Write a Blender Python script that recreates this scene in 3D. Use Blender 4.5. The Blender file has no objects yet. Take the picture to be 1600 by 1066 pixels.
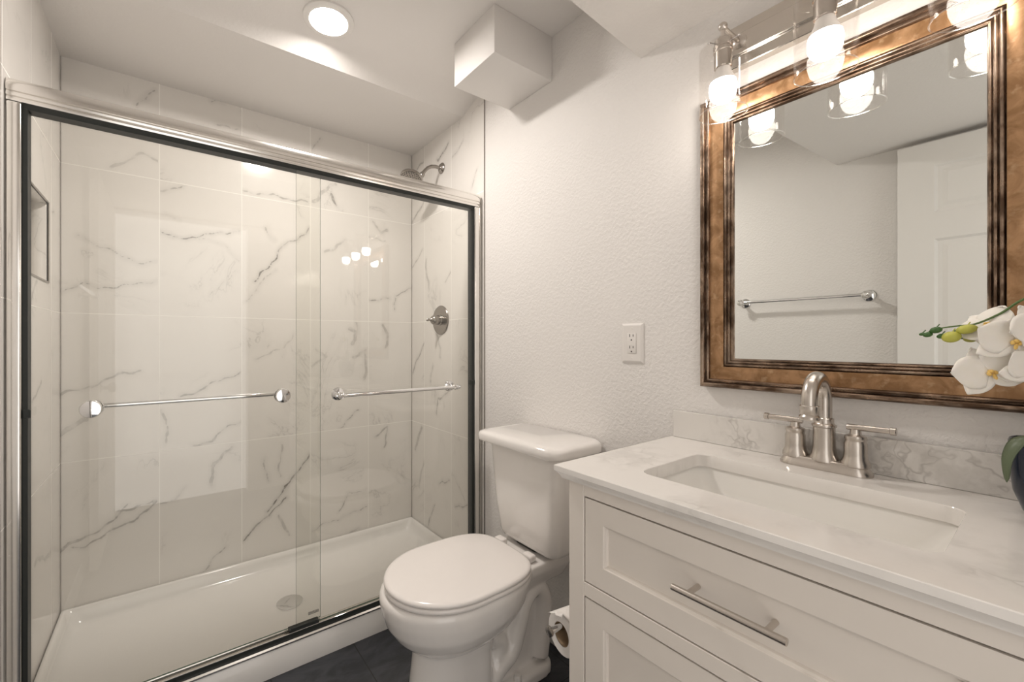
import bpy, bmesh, math, random
import numpy as np
from mathutils import Vector, Matrix, noise

SC = bpy.context.scene
COL = SC.collection
PI = math.pi
rnd = random.Random(7)

# ------------------------------------------------------------------ camera, world, exposure
cam_d = bpy.data.cameras.new('camera')
cam = bpy.data.objects.new('camera', cam_d); COL.objects.link(cam)
cam.location = (0, 0, 1.2)
cam.rotation_euler = (PI/2, 0, -0.6098)
cam_d.sensor_width = 36.0
cam_d.lens = 36.0*657.2/1600.0
cam_d.shift_x = 0.05
cam_d.clip_start = 0.02
SC.camera = cam
SC.view_settings.view_transform = 'Standard'
SC.view_settings.look = 'None'
SC.view_settings.gamma = 1
SC.view_settings.use_curve_mapping = False
SC.view_settings.exposure = 1.66
BULB = 10.0
CAN = 115.0
HALL_FILL = .52  # even world light added as fill, entering by the doorway
LIGHTCOL = (1.0, 0.915, 0.835)
w = bpy.data.worlds.new('world'); SC.world = w; w.use_nodes = True
w.node_tree.nodes['Background'].inputs[0].default_value = (1.0, 0.95, 0.9, 1)
w.node_tree.nodes['Background'].inputs[1].default_value = HALL_FILL

# the room (metres): camera stands at (0, 0); +x is the vanity wall, +y the shower
XW = 1.2614          # vanity wall
XL = -0.357          # opposite wall
YB = 2.343           # back wall of shower
YT = 1.605           # edge of the shower tiling
YR = -0.42           # wall behind the camera
ZS = 2.364           # shower ceiling
ZR = 2.414           # room ceiling

# ------------------------------------------------------------------ node helper
class NT:
    def __init__(s, name):
        s.m = bpy.data.materials.new(name); s.m.use_nodes = True
        s.t = s.m.node_tree; s.n = s.t.nodes; s.l = s.t.links
        s.n.clear(); s.out = s.n.new('ShaderNodeOutputMaterial')
    def new(s, typ, **kw):
        n = s.n.new(typ)
        for k, v in kw.items(): setattr(n, k, v)
        return n
    def put(s, sock, v):
        if isinstance(v, bpy.types.NodeSocket): s.l.new(v, sock)
        elif isinstance(v, (tuple, list)) and sock.type == 'RGBA' and len(v) == 3: sock.default_value = (*v, 1)
        else: sock.default_value = v
    def m_(s, op, a, b=0.0, c=0.0, clamp=False):
        n = s.new('ShaderNodeMath', operation=op, use_clamp=clamp)
        s.put(n.inputs[0], a); s.put(n.inputs[1], b); s.put(n.inputs[2], c)
        return n.outputs[0]
    def vm(s, op, a, b=(0, 0, 0), sc=None):
        n = s.new('ShaderNodeVectorMath', operation=op)
        s.put(n.inputs[0], a); s.put(n.inputs[1], b)
        if sc is not None: s.put(n.inputs['Scale'], sc)
        return n.outputs['Value'] if op in ('LENGTH', 'DOT_PRODUCT', 'DISTANCE') else n.outputs[0]
    def ramp(s, x, a, b, lo=0.0, hi=1.0, smooth=True):
        n = s.new('ShaderNodeMapRange', interpolation_type='SMOOTHSTEP' if smooth else 'LINEAR')
        s.put(n.inputs['Value'], x); s.put(n.inputs['From Min'], a); s.put(n.inputs['From Max'], b)
        s.put(n.inputs['To Min'], lo); s.put(n.inputs['To Max'], hi)
        return n.outputs['Result']
    def pos(s): return s.new('ShaderNodeTexCoord').outputs['Object']
    def sep(s, v): 
        n = s.new('ShaderNodeSeparateXYZ'); s.put(n.inputs[0], v); return n.outputs
    def comb(s, x, y, z):
        n = s.new('ShaderNodeCombineXYZ'); s.put(n.inputs[0], x); s.put(n.inputs[1], y); s.put(n.inputs[2], z); return n.outputs[0]
    def noise(s, v, scale, detail=2.0, rough=0.5, dist=0.0, color=False):
        n = s.new('ShaderNodeTexNoise'); s.put(n.inputs['Vector'], v); s.put(n.inputs['Scale'], scale)
        n.inputs['Detail'].default_value = detail; n.inputs['Roughness'].default_value = rough; n.inputs['Distortion'].default_value = dist
        return n.outputs['Color' if color else 'Fac']
    def mix(s, f, a, b):
        n = s.new('ShaderNodeMix', data_type='RGBA'); s.put(n.inputs[0], f); s.put(n.inputs[6], a); s.put(n.inputs[7], b); return n.outputs[2]
    def bump(s, h, strength=0.3, dist=0.001):
        n = s.new('ShaderNodeBump'); s.put(n.inputs['Height'], h); n.inputs['Strength'].default_value = strength; n.inputs['Distance'].default_value = dist
        return n.outputs[0]
    def bsdf(s, color=(.8, .8, .8), rough=.5, metal=0.0, normal=None, spec=None, coat=None, sss=None, trans=None, ior=None, aniso=None):
        n = s.new('ShaderNodeBsdfPrincipled')
        s.put(n.inputs['Base Color'], color); s.put(n.inputs['Roughness'], rough); s.put(n.inputs['Metallic'], metal)
        if normal is not None: s.put(n.inputs['Normal'], normal)
        if spec is not None: s.put(n.inputs['Specular IOR Level'], spec)
        if coat is not None: s.put(n.inputs['Coat Weight'], coat); n.inputs['Coat Roughness'].default_value = .03
        if sss is not None: n.inputs['Subsurface Weight'].default_value = sss; n.inputs['Subsurface Radius'].default_value = (.01, .008, .006)
        if trans is not None: n.inputs['Transmission Weight'].default_value = trans
        if ior is not None: n.inputs['IOR'].default_value = ior
        if aniso is not None: n.inputs['Anisotropic'].default_value = aniso
        s.l.new(n.outputs[0], s.out.inputs[0]); return n

def plain(name, color, rough=.5, metal=0.0, var=.04, nscale=30, bumpk=0.0, bscale=200, **kw):
    t = NT(name); p = t.pos()
    f = t.noise(p, nscale, 3)
    c = t.mix(f, tuple(x*(1-var) for x in color), tuple(min(1, x*(1+var)) for x in color))
    nm = t.bump(t.noise(p, bscale, 3), bumpk, .001) if bumpk else None
    t.bsdf(c, rough, metal, normal=nm, **kw)
    return t.m

# paint with a fine orange-peel texture
def paint(name, color, k=.5, rough=.55, scale=95, dist=.0022):
    t = NT(name); p = t.pos()
    h = t.noise(p, scale, 2.5, .5, .4)
    h2 = t.ramp(h, .35, .68)
    area = t.ramp(t.noise(p, 3.0, 1), .35, .7, .55, 1.0)
    h3 = t.m_('MULTIPLY', h2, area)
    t.bsdf(color, rough, normal=t.bump(h3, k, dist), spec=.35)
    return t.m

M = {}
M['wall'] = paint('wall paint', (.80, .775, .75), .42)
M['ceil'] = paint('ceiling paint', (.80, .775, .75), .10, scale=60)
M['soffit'] = paint('soffit paint', (.82, .79, .76), .35, scale=110)
M['white_trim'] = plain('white trim paint', (.82, .80, .77), .35, var=.01)
M['door'] = plain('white door paint', (.83, .81, .78), .4, var=.01)
M['cabinet'] = plain('cabinet paint', (.79, .735, .675), .32, var=.01)
M['china'] = plain('white china', (.86, .83, .80), .07, var=.01, coat=.4)
M['seat'] = plain('white seat plastic', (.87, .83, .80), .16, var=.01)
M['acrylic'] = plain('white acrylic', (.85, .83, .80), .12, var=.01)
M['sink'] = plain('white sink china', (.86, .84, .80), .08, var=.01)
M['plastic'] = plain('white plastic', (.80, .77, .74), .3, var=.01)
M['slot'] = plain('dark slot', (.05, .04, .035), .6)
M['dark'] = plain('black rubber and gap shade', (.018, .022, .02), .45)
M['chrome'] = plain('polished chrome', (.82, .82, .82), .05, 1.0, var=.02)
M['alu'] = plain('polished aluminium', (.86, .84, .81), .17, 1.0, var=.03)
M['nickel'] = plain('brushed nickel', (.60, .555, .51), .26, 1.0, var=.05, nscale=90)
M['plate'] = plain('satin nickel plate', (.62, .58, .53), .22, 1.0, var=.03)
M['gun'] = plain('dark nickel', (.36, .335, .31), .24, 1.0, var=.05)
M['paper'] = plain('toilet paper', (.86, .83, .80), .9, bumpk=.2)
M['card'] = plain('cardboard core', (.34, .24, .15), .85)
M['pot'] = plain('dark navy ceramic', (.010, .017, .032), .12, var=.1, spec=.4)
M['leaf'] = plain('orchid leaf', (.105, .135, .075), .4, var=.15)
M['stem'] = plain('orchid stem', (.09, .16, .04), .45, var=.15)
M['bud_dark'] = plain('dark green bud', (.05, .13, .03), .4, var=.2)
M['bud_yellow'] = plain('yellow green bud', (.50, .50, .09), .4, var=.2)
M['lip'] = plain('orchid lip', (.86, .55, .16), .5, var=.25, nscale=120)
M['label'] = plain('printed label', (.06, .055, .05), .5)
M['bark'] = plain('potting bark', (.07, .045, .03), .9, var=.5, nscale=60, bumpk=.8, bscale=90)
M['drain'] = plain('black drain', (.03, .03, .03), .3)
M['mirror'] = plain('mirror glass', (.90, .92, .90), .0, 1.0, var=0)

def mk_petal():
    t = NT('orchid petal'); p = t.pos()
    f = t.noise(p, 60, 3)
    c = t.mix(f, (.90, .86, .78), (.95, .92, .88))
    t.bsdf(c, .55, sss=.15); return t.m
M['petal'] = mk_petal()

def emit(name, col, strength):
    t = NT(name); e = t.new('ShaderNodeEmission'); t.put(e.inputs[0], col); t.put(e.inputs[1], strength)
    t.l.new(e.outputs[0], t.out.inputs[0]); return t.m
M['bulb'] = emit('lit bulb', LIGHTCOL, BULB)
M['can'] = emit('lit downlight lens', (1.0, .935, .875), CAN)

def thin_glass(name, tint, ior=1.45, rough=0.0, haze=0.0, edge=0.0):
    t = NT(name)
    tr = t.new('ShaderNodeBsdfTransparent'); t.put(tr.inputs[0], tint)
    gl = t.new('ShaderNodeBsdfGlossy'); gl.inputs['Roughness'].default_value = rough; t.put(gl.inputs[0], (1, 1, 1))
    # Schlick reflectance, the same from either side of the sheet
    g = t.new('ShaderNodeNewGeometry')
    c = t.m_('ABSOLUTE', t.vm('DOT_PRODUCT', g.outputs['Incoming'], g.outputs['Normal']))
    f0 = ((ior-1)/(ior+1))**2
    fac = t.m_('ADD', f0, t.m_('MULTIPLY', t.m_('POWER', t.m_('SUBTRACT', 1.0, c), 5.0), edge or 1-f0), clamp=True)
    mx = t.new('ShaderNodeMixShader'); t.put(mx.inputs[0], fac); t.l.new(tr.outputs[0], mx.inputs[1]); t.l.new(gl.outputs[0], mx.inputs[2])
    t.l.new(mx.outputs[0], t.out.inputs[0]); return t.m
M['glass'] = thin_glass('shower glass', (.985, .985, .972), 1.48)
M['glass_edge'] = plain('green glass edge', (.10, .16, .12), .15)
M['shade'] = thin_glass('clear lamp glass', (.985, .98, .975), 1.28, edge=.45)
M['shade_rim'] = thin_glass('lamp glass rim', (.93, .92, .90), 3.4, .15, edge=.7)
# ---- distressed bronze + copper leaf
def bronze():
    t = NT('distressed bronze'); p = t.pos()
    st = t.vm('MULTIPLY', p, (1, .16, .16))
    f = t.ramp(t.noise(st, 110, 4, .6), .40, .66)
    f2 = t.ramp(t.noise(t.vm('MULTIPLY', p, (1, .3, .3)), 30, 4, .6), .45, .7)
    c = t.mix(f, (.09, .055, .035), (.36, .26, .19))
    c = t.mix(t.m_('MULTIPLY', f2, .55), c, (.62, .50, .40))
    t.bsdf(c, t.ramp(f, 0, 1, .42, .26), .9, normal=t.bump(t.noise(st, 150, 3), .25, .001)); return t.m
def leafed():
    t = NT('copper leaf'); p = t.pos()
    f = t.ramp(t.noise(p, 22, 4, .6, .6), .32, .68)
    c = t.mix(f, (.25, .135, .06), (.46, .27, .14))
    c = t.mix(t.ramp(t.noise(p, 60, 3), .55, .75, 0, .5), c, (.60, .42, .26))
    t.bsdf(c, .36, .55, normal=t.bump(t.noise(p, 60, 3), .12, .001)); return t.m
M['bronze'] = bronze(); M['copper'] = leafed()

# ---- marble-look porcelain tile, one offset per tile; 'ax' is the wall's run
def marble_tile(name, ax, u0, tw, v0, th, attr=False, gw=.0028):
    t = NT(name); p = t.pos(); q = t.sep(p)
    u = q[ax]; v = q[2]
    fu = t.m_('DIVIDE', t.m_('SUBTRACT', u, u0), tw); fv = t.m_('DIVIDE', t.m_('SUBTRACT', v, v0), th)
    iu = t.m_('FLOOR', fu); iv = t.m_('FLOOR', fv)
    wn = t.new('ShaderNodeTexWhiteNoise', noise_dimensions='2D'); t.put(wn.inputs['Vector'], t.comb(iu, iv, 0.0))
    off = t.vm('SCALE', wn.outputs['Color'], sc=17.0)
    pp = t.vm('ADD', p, off)
    du = t.m_('MULTIPLY', t.m_('PINGPONG', fu, .5), tw); dv = t.m_('MULTIPLY', t.m_('PINGPONG', fv, .5), th)
    # pingpong(.,.5) is 0 at each joint and .5 mid-tile
    gd = t.m_('MINIMUM', du, dv)
    grout = t.ramp(gd, gw*.45, gw*.75, 1, 0)
    # faint background veins, running diagonally
    st = t.vm('MULTIPLY', pp, (1.0, 1.0, .8))
    n1 = t.noise(st, 2.6, 6, .58, 1.1)
    r1 = t.m_('ABSOLUTE', t.m_('SUBTRACT', n1, .5))
    mask = t.ramp(t.noise(t.vm('ADD', pp, (5, 3, 1)), 3.2, 2), .50, .68)
    v1 = t.m_('MULTIPLY', t.ramp(r1, .0, .011, 1, 0), mask)
    soft = t.m_('MULTIPLY', t.ramp(r1, .0, .07, .35, 0), mask)
    vein = t.m_('MAXIMUM', t.m_('MULTIPLY', v1, .30), t.m_('MULTIPLY', soft, .22))
    if attr:
        a = t.new('ShaderNodeAttribute'); a.attribute_name = 'vein_gap'
        b = t.new('ShaderNodeAttribute'); b.attribute_name = 'vein_tone'
        jit = t.m_('MULTIPLY', t.m_('SUBTRACT', t.noise(p, 45, 4, .65), .5), .014)
        d = t.m_('ADD', a.outputs['Fac'], jit)
        hard = t.m_('MULTIPLY', t.ramp(d, -.001, .0022, 1, 0), t.m_('MULTIPLY', b.outputs['Fac'], t.ramp(t.noise(p, 28, 3, .6), .30, .62, .35, 1.0)))
        halo = t.m_('MULTIPLY', t.ramp(d, -.001, .022, .20, 0), b.outputs['Fac'])
        vein = t.m_('MAXIMUM', vein, t.m_('MAXIMUM', hard, halo))
    cloud = t.noise(pp, 1.7, 3)
    base = t.mix(cloud, (.765, .735, .695), (.835, .81, .775))
    c = t.mix(vein, base, (.235, .22, .20))
    c = t.mix(grout, c, (.90, .88, .84))
    t.bsdf(c, t.ramp(grout, 0, 1, .12, .6), normal=t.bump(t.m_('SUBTRACT', 1.0, grout), .15, .0008), spec=.5)
    return t.m
M['tile_back'] = marble_tile('marble tile back', 0, -.0275, .3333, .7005, .6145, True)
M['tile_side'] = marble_tile('marble tile side', 1, 1.6075, .2875, .7005, .6145, True)

def counter_marble(name, tone, base=(.85, .82, .785)):
    t = NT(name); p = t.pos()
    w1 = t.vm('ADD', p, t.vm('SCALE', t.noise(p, 7, 4, .6, color=True), sc=.30 if tone > .8 else .16))
    vo = t.new('ShaderNodeTexVoronoi', feature='DISTANCE_TO_EDGE'); t.put(vo.inputs['Vector'], w1); vo.inputs['Scale'].default_value = 15 if tone > .8 else 11
    n1 = t.noise(t.vm('ADD', p, (3, 1, 2)), 6.5, 4, .55)
    msk = t.ramp(n1, .44, .60) if tone > .8 else t.ramp(n1, .50, .66)
    vein = t.m_('MULTIPLY', t.ramp(vo.outputs['Distance'], 0, .11 if tone > .8 else .07, .8, 0, smooth=False), msk)
    cloud = t.m_('MULTIPLY', t.ramp(n1, .42, .66), t.ramp(t.noise(w1, 20, 4), .35, .65))
    f = t.m_('MAXIMUM', t.m_('MULTIPLY', vein, tone), t.m_('MULTIPLY', cloud, tone*.55))
    c = t.mix(f, base, (.36, .335, .31))
    t.bsdf(c, .13, coat=.2); return t.m
M['counter'] = counter_marble('quartz counter', .42)
M['splash'] = counter_marble('quartz backsplash', .81, (.76, .735, .70))

def floor_slate():
    t = NT('dark slate floor tile'); p = t.pos(); q = t.sep(p)
    # 12 x 24 in tiles running across the room
    fx = t.m_('PINGPONG', t.m_('DIVIDE', t.m_('SUBTRACT', q[0], .606), .305), .5)
    fy = t.m_('PINGPONG', t.m_('DIVIDE', t.m_('SUBTRACT', q[1], 1.01), .61), .5)
    gd = t.m_('MINIMUM', t.m_('MULTIPLY', fx, .305), t.m_('MULTIPLY', fy, .61))
    g = t.ramp(gd, .0012, .0024, 1, 0)
    n = t.noise(t.vm('MULTIPLY', p, (1, 2.2, 1)), 6, 6, .62, .8)
    c = t.mix(t.ramp(n, .3, .75), (.014, .016, .021), (.055, .058, .068))
    c = t.mix(g, c, (.006, .006, .008))
    t.bsdf(c, .38, normal=t.bump(t.noise(p, 25, 4), .3, .002)); return t.m
M['floor'] = floor_slate()
M['hall_floor'] = plain('hall floor', (.30, .24, .18), .5)

# ------------------------------------------------------------------ mesh helpers
class MB:
    def __init__(s): s.v = []; s.f = []; s.mi = []
    def add(s, vs, fs, mi=0, mat=None):
        o = len(s.v)
        if mat is not None: vs = [tuple(mat @ Vector(v)) for v in vs]
        s.v += [tuple(v) for v in vs]
        for f in fs: s.f.append(tuple(i+o for i in f)); s.mi.append(mi)
        return s
    def box(s, a, b, bev=0.0, seg=2, mi=0, mat=None):
        x0, y0, z0 = [min(p, q) for p, q in zip(a, b)]; x1, y1, z1 = [max(p, q) for p, q in zip(a, b)]
        bm = bmesh.new(); bmesh.ops.create_cube(bm, size=1)
        for v in bm.verts: v.co = Vector(((x0+x1)/2+v.co.x*(x1-x0), (y0+y1)/2+v.co.y*(y1-y0), (z0+z1)/2+v.co.z*(z1-z0)))
        if bev > 0: bmesh.ops.bevel(bm, geom=bm.edges[:], offset=bev, segments=seg, profile=.5, affect='EDGES')
        s.bm(bm, mi, mat); return s
    def bm(s, bm, mi=0, mat=None):
        bm.verts.ensure_lookup_table(); bm.verts.index_update()
        s.add([v.co[:] for v in bm.verts], [[v.index for v in f.verts] for f in bm.faces], mi, mat); bm.free()
    def loft(s, rings, cap0=True, cap1=True, closed=True, mi=0, mat=None):
        n = len(rings[0]); vs = [p for r in rings for p in r]; fs = []
        for i in range(len(rings)-1):
            for j in range(n if closed else n-1):
                k = (j+1) % n
                fs.append((i*n+j, i*n+k, (i+1)*n+k, (i+1)*n+j))
        if cap0: fs.append(tuple(reversed(range(n))))
        if cap1: fs.append(tuple(range((len(rings)-1)*n, len(rings)*n)))
        return s.add(vs, fs, mi, mat)
    def lathe(s, prof, at=(0, 0, 0), axis='z', n=32, cap0=True, cap1=True, mi=0, mat=None):
        # prof: list of (radius, height)
        rot = {'z': Matrix.Identity(3), 'x': Matrix(((0, 0, 1), (0, 1, 0), (-1, 0, 0))), 'y': Matrix(((1, 0, 0), (0, 0, 1), (0, -1, 0)))}[axis]
        rings = [[tuple(Vector(at) + rot @ Vector((r*math.cos(2*PI*j/n), r*math.sin(2*PI*j/n), h))) for j in range(n)] for r, h in prof]
        return s.loft(rings, cap0, cap1, True, mi, mat)
    def tube(s, pts, r, n=16, cap=True, mi=0, mat=None):
        P = [Vector(p) for p in pts]; R = r if isinstance(r, (list, tuple)) else [r]*len(P)
        up = None; rings = []
        for i, p in enumerate(P):
            d = ((P[i+1]-p).normalized() if i < len(P)-1 else Vector((0, 0, 0))) + ((p-P[i-1]).normalized() if i > 0 else Vector((0, 0, 0)))
            d.normalize()
            if up is None:
                a = Vector((0, 0, 1)) if abs(d.z) < .9 else Vector((1, 0, 0)); up = (a - d*a.dot(d)).normalized()
            else: up = (up - d*up.dot(d)).normalized()
            sd = d.cross(up)
            rings.append([tuple(p + (up*math.cos(2*PI*j/n) + sd*math.sin(2*PI*j/n))*R[i]) for j in range(n)])
        return s.loft(rings, cap, cap, True, mi, mat)
    def sphere(s, c, r, n=24, m=14, mi=0, scale=(1, 1, 1), mat=None):
        pr = [(max(1e-5, math.sin(PI*i/m)), -math.cos(PI*i/m)) for i in range(m+1)]
        rings = [[(c[0]+r*a*math.cos(2*PI*j/n)*scale[0], c[1]+r*a*math.sin(2*PI*j/n)*scale[1], c[2]+r*b*scale[2]) for j in range(n)] for a, b in pr]
        return s.loft(rings, False, False, True, mi, mat)
    def extrude_x(s, prof, x0, x1, mi=0):   # prof: closed (y, z) loop
        return s.loft([[(x0, y, z) for y, z in prof], [(x1, y, z) for y, z in prof]], mi=mi)
    def build(s, name, mats, parent=None, smooth=True, angle=35):
        me = bpy.data.meshes.new(name); me.from_pydata(s.v, [], s.f)
        if not isinstance(mats, (list, tuple)): mats = [mats]
        for m in mats: me.materials.append(m)
        me.polygons.foreach_set('material_index', s.mi)
        bm = bmesh.new(); bm.from_mesh(me); bmesh.ops.remove_doubles(bm, verts=bm.verts, dist=1e-6); bmesh.ops.recalc_face_normals(bm, faces=bm.faces); bm.to_mesh(me); bm.free()
        if smooth:
            me.polygons.foreach_set('use_smooth', [True]*len(me.polygons)); me.set_sharp_from_angle(angle=math.radians(angle))
        me.update()
        o = bpy.data.objects.new(name, me); COL.objects.link(o)
        if parent is not None: o.parent = parent
        return o

def thing(name, label, cat, loc=(0, 0, 0), group=None):
    o = bpy.data.objects.new(name, None); COL.objects.link(o); o.empty_display_size = .05
    o.location = loc
    tag(o, label, cat, group); return o
def tag(o, label, cat, group=None):
    o['label'] = label; o['category'] = cat
    if group: o['group'] = group
    return o
def struct(o, label=None, cat=None):
    o['kind'] = 'structure'
    if label: o['label'] = label
    if cat: o['category'] = cat
    return o
def part(mb, name, mat, parent, label=None, **kw):
    # geometry is written in world metres; the parent is an Empty at its own place
    o = mb.build(name, mat, parent, **kw)
    p = parent; off = Vector((0, 0, 0))
    while p is not None: off += p.location; p = p.parent
    o.data.transform(Matrix.Translation(-off))
    if label: o['label'] = label
    return o
def copy_tree(o, delta):
    c = o.copy(); COL.objects.link(c); c.location = o.location + Vector(delta)
    def kids(a, b):
        for ch in list(a.children):
            d = ch.copy(); COL.objects.link(d); d.parent = b; kids(ch, d)
    kids(o, c); return c
def rrect(x0, x1, y0, y1, r, z, n=6):
    pts = []
    for cx, cy, a0 in ((x1-r, y1-r, 0), (x0+r, y1-r, PI/2), (x0+r, y0+r, PI), (x1-r, y0+r, 3*PI/2)):
        for i in range(n+1):
            a = a0 + PI/2*i/n; pts.append((cx+r*math.cos(a), cy+r*math.sin(a), z))
    return pts

# ------------------------------------------------------------------ vein maps
VEINS_BACK = [(0.0036, 0.7, [(-0.344, 1.409), (-0.287, 1.437), (-0.246, 1.424), (-0.162, 1.444), (-0.084, 1.452), (-0.033, 1.474)]), (0.0027, 0.6, [(-0.307, 1.637), (-0.267, 1.619), (-0.194, 1.593), (-0.157, 1.564), (-0.106, 1.538), (-0.049, 1.565)]), (0.0036, 0.8, [(-0.023, 1.695), (0.034, 1.674), (0.114, 1.694), (0.228, 1.732), (0.301, 1.746)]), (0.0027, 0.5, [(-0.014, 1.772), (0.039, 1.766)]), (0.0022, 0.45, [(0.127, 1.687), (0.228, 1.667), (0.298, 1.603)]), (0.0036, 0.6, [(-0.023, 1.872), (0.059, 1.927)]), (0.0054, 0.55, [(0.312, 1.949), (0.461, 1.953), (0.622, 1.951)]), (0.0162, 0.4, [(0.65, 1.956), (0.708, 2.023), (0.769, 2.079)]), (0.009, 0.75, [(0.755, 2.018), (0.787, 1.953)]), (0.0045, 0.9, [(0.37, 1.497), (0.445, 1.613), (0.498, 1.692), (0.636, 1.807)]), (0.0036, 0.55, [(0.415, 1.79), (0.436, 1.75), (0.467, 1.721)]), (0.0108, 0.35, [(0.715, 1.695), (0.835, 1.768)]), (0.0126, 0.5, [(1.007, 1.901), (1.056, 1.856), (1.097, 1.877)]), (0.0072, 0.4, [(0.97, 1.809), (1.072, 1.808)]), (0.0029, 0.7, [(0.958, 1.45), (1.031, 1.443), (1.114, 1.459)]), (0.0032, 0.7, [(1.136, 1.394), (1.157, 1.481), (1.25, 1.527)]), (0.0162, 0.4, [(0.854, 1.276), (0.896, 1.254), (0.881, 1.191)]), (0.009, 0.4, [(0.911, 1.355), (0.896, 1.265)]), (0.0144, 0.4, [(1.072, 1.295), (1.097, 1.229), (1.081, 1.171)]), (0.0144, 0.4, [(0.881, 1.11), (0.958, 1.142), (0.951, 0.985)]), (0.0108, 0.35, [(0.663, 1.15), (0.719, 1.117), (0.656, 1.062)]), (0.0027, 0.7, [(0.798, 0.706), (0.911, 0.797)]), (0.0054, 0.95, [(0.43, 0.328), (0.492, 0.404), (0.546, 0.471), (0.636, 0.58)]), (0.0036, 0.55, [(0.4, 0.597), (0.436, 0.475)]), (0.0072, 0.4, [(0.498, 0.658), (0.473, 0.552), (0.492, 0.488)]), (0.0072, 0.5, [(1.011, 0.632), (1.102, 0.678), (1.072, 0.566)]), (0.0036, 0.6, [(0.798, 0.243), (0.854, 0.322), (0.958, 0.33)]), (0.0063, 0.45, [(-0.351, 0.979), (-0.287, 1.001), (-0.183, 1.05), (-0.095, 1.071)]), (0.0162, 0.35, [(-0.351, 0.822), (-0.283, 0.872)]), (0.0045, 0.6, [(0.046, 0.944), (0.135, 0.968), (0.228, 1.018), (0.298, 1.04)]), (0.009, 0.55, [(0.102, 0.705), (0.193, 0.732)]), (0.0036, 0.6, [(0.193, 0.732), (0.228, 0.765), (0.301, 0.801)]), (0.0126, 0.5, [(0.169, 0.511), (0.193, 0.615), (0.256, 0.673)]), (0.0054, 0.45, [(-0.021, 0.455), (0.034, 0.473), (0.061, 0.517)]), (0.0072, 0.5, [(-0.172, 0.459), (-0.106, 0.472), (-0.033, 0.472)]), (0.0108, 0.5, [(-0.355, 0.339), (-0.322, 0.362), (-0.277, 0.384)]), (0.0054, 0.6, [(-0.277, 0.384), (-0.221, 0.402), (-0.162, 0.456), (-0.14, 0.493)]), (0.0054, 0.6, [(-0.322, 0.34), (-0.277, 0.344), (-0.194, 0.381), (-0.084, 0.438), (-0.031, 0.466)]), (0.0027, 0.6, [(0.122, 0.087), (0.174, 0.141), (0.242, 0.19)]), (0.0054, 0.9, [(0.312, 0.202), (0.37, 0.261), (0.445, 0.315), (0.508, 0.367)]), (0.0108, 0.4, [(0.483, 0.283), (0.524, 0.171)]), (0.0036, 0.55, [(0.646, 0.163), (0.733, 0.187), (0.892, 0.211), (0.958, 0.233)]), (0.0072, 0.5, [(0.835, 0.089), (0.911, 0.106)]), (0.0032, 0.7, [(-0.113, 2.238), (-0.045, 2.329)]), (0.0054, 0.5, [(0.177, 2.349), (0.22, 2.367)]), (0.0054, 0.4, [(0.201, 2.24), (0.284, 2.257)]), (0.009, 0.35, [(-0.194, 1.945), (-0.106, 2.028), (-0.04, 2.016)]), (0.0036, 0.6, [(-0.355, 1.272), (-0.421, 1.283)]), (0.0036, 0.4, [(0.656, 2.25), (0.691, 2.316)]), (0.0072, 0.45, [(-0.021, 0.888), (0.003, 0.842), (-0.007, 0.741)]), (0.0027, 0.4, [(0.174, 1.423), (0.289, 1.557)]), (0.0029, 0.5, [(0.321, 1.4), (0.461, 1.574)]), (0.0054, 0.35, [(0.556, 1.243), (0.492, 1.158), (0.37, 1.111)])]
VEINS_RIGHT = [(0.01, 0.6, [(2.33, 1.939), (2.194, 2.031)]), (0.014, 0.45, [(2.134, 1.499), (2.171, 1.682)]), (0.006, 0.5, [(2.339, 1.668), (2.209, 1.746)]), (0.006, 0.8, [(2.33, 1.002), (2.289, 1.084), (2.156, 1.202)]), (0.018, 0.5, [(2.289, 0.53), (2.225, 0.679)]), (0.006, 0.6, [(2.048, 0.782), (2.027, 0.868), (1.865, 0.952), (1.737, 1.022)]), (0.004, 0.7, [(2.027, 0.386), (1.915, 0.445)]), (0.006, 0.7, [(1.853, 0.312), (1.743, 0.361)]), (0.005, 0.6, [(2.119, 0.959), (2.083, 1.065)]), (0.008, 0.8, [(2.034, 2.228), (1.922, 2.279)]), (0.005, 0.7, [(1.89, 2.187), (1.794, 2.24)]), (0.008, 0.5, [(2.281, 2.255), (2.202, 2.275)]), (0.01, 0.4, [(2.041, 1.264), (2.007, 1.101)]), (0.008, 0.4, [(1.947, 1.527), (1.903, 1.574)]), (0.01, 0.35, [(2.249, 0.312), (2.194, 0.481)]), (0.006, 0.5, [(2.149, 0.114), (2.062, 0.255)]), (0.008, 0.4, [(1.704, 1.982), (1.667, 2.051)])]
VEINS_LEFT = [(0.012, 0.4, [(1.856, 1.306), (1.976, 1.4)]), (0.009, 0.5, [(1.856, 0.985), (2.021, 1.051)]), (0.015, 0.35, [(1.934, 0.469), (2.28, 0.37)]), (0.006, 0.5, [(2.168, 1.685), (2.233, 1.689)]), (0.009, 0.4, [(1.894, 1.678), (1.994, 1.619)]), (0.009, 0.5, [(1.6, 1.491), (1.6, 1.39)])]

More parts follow.
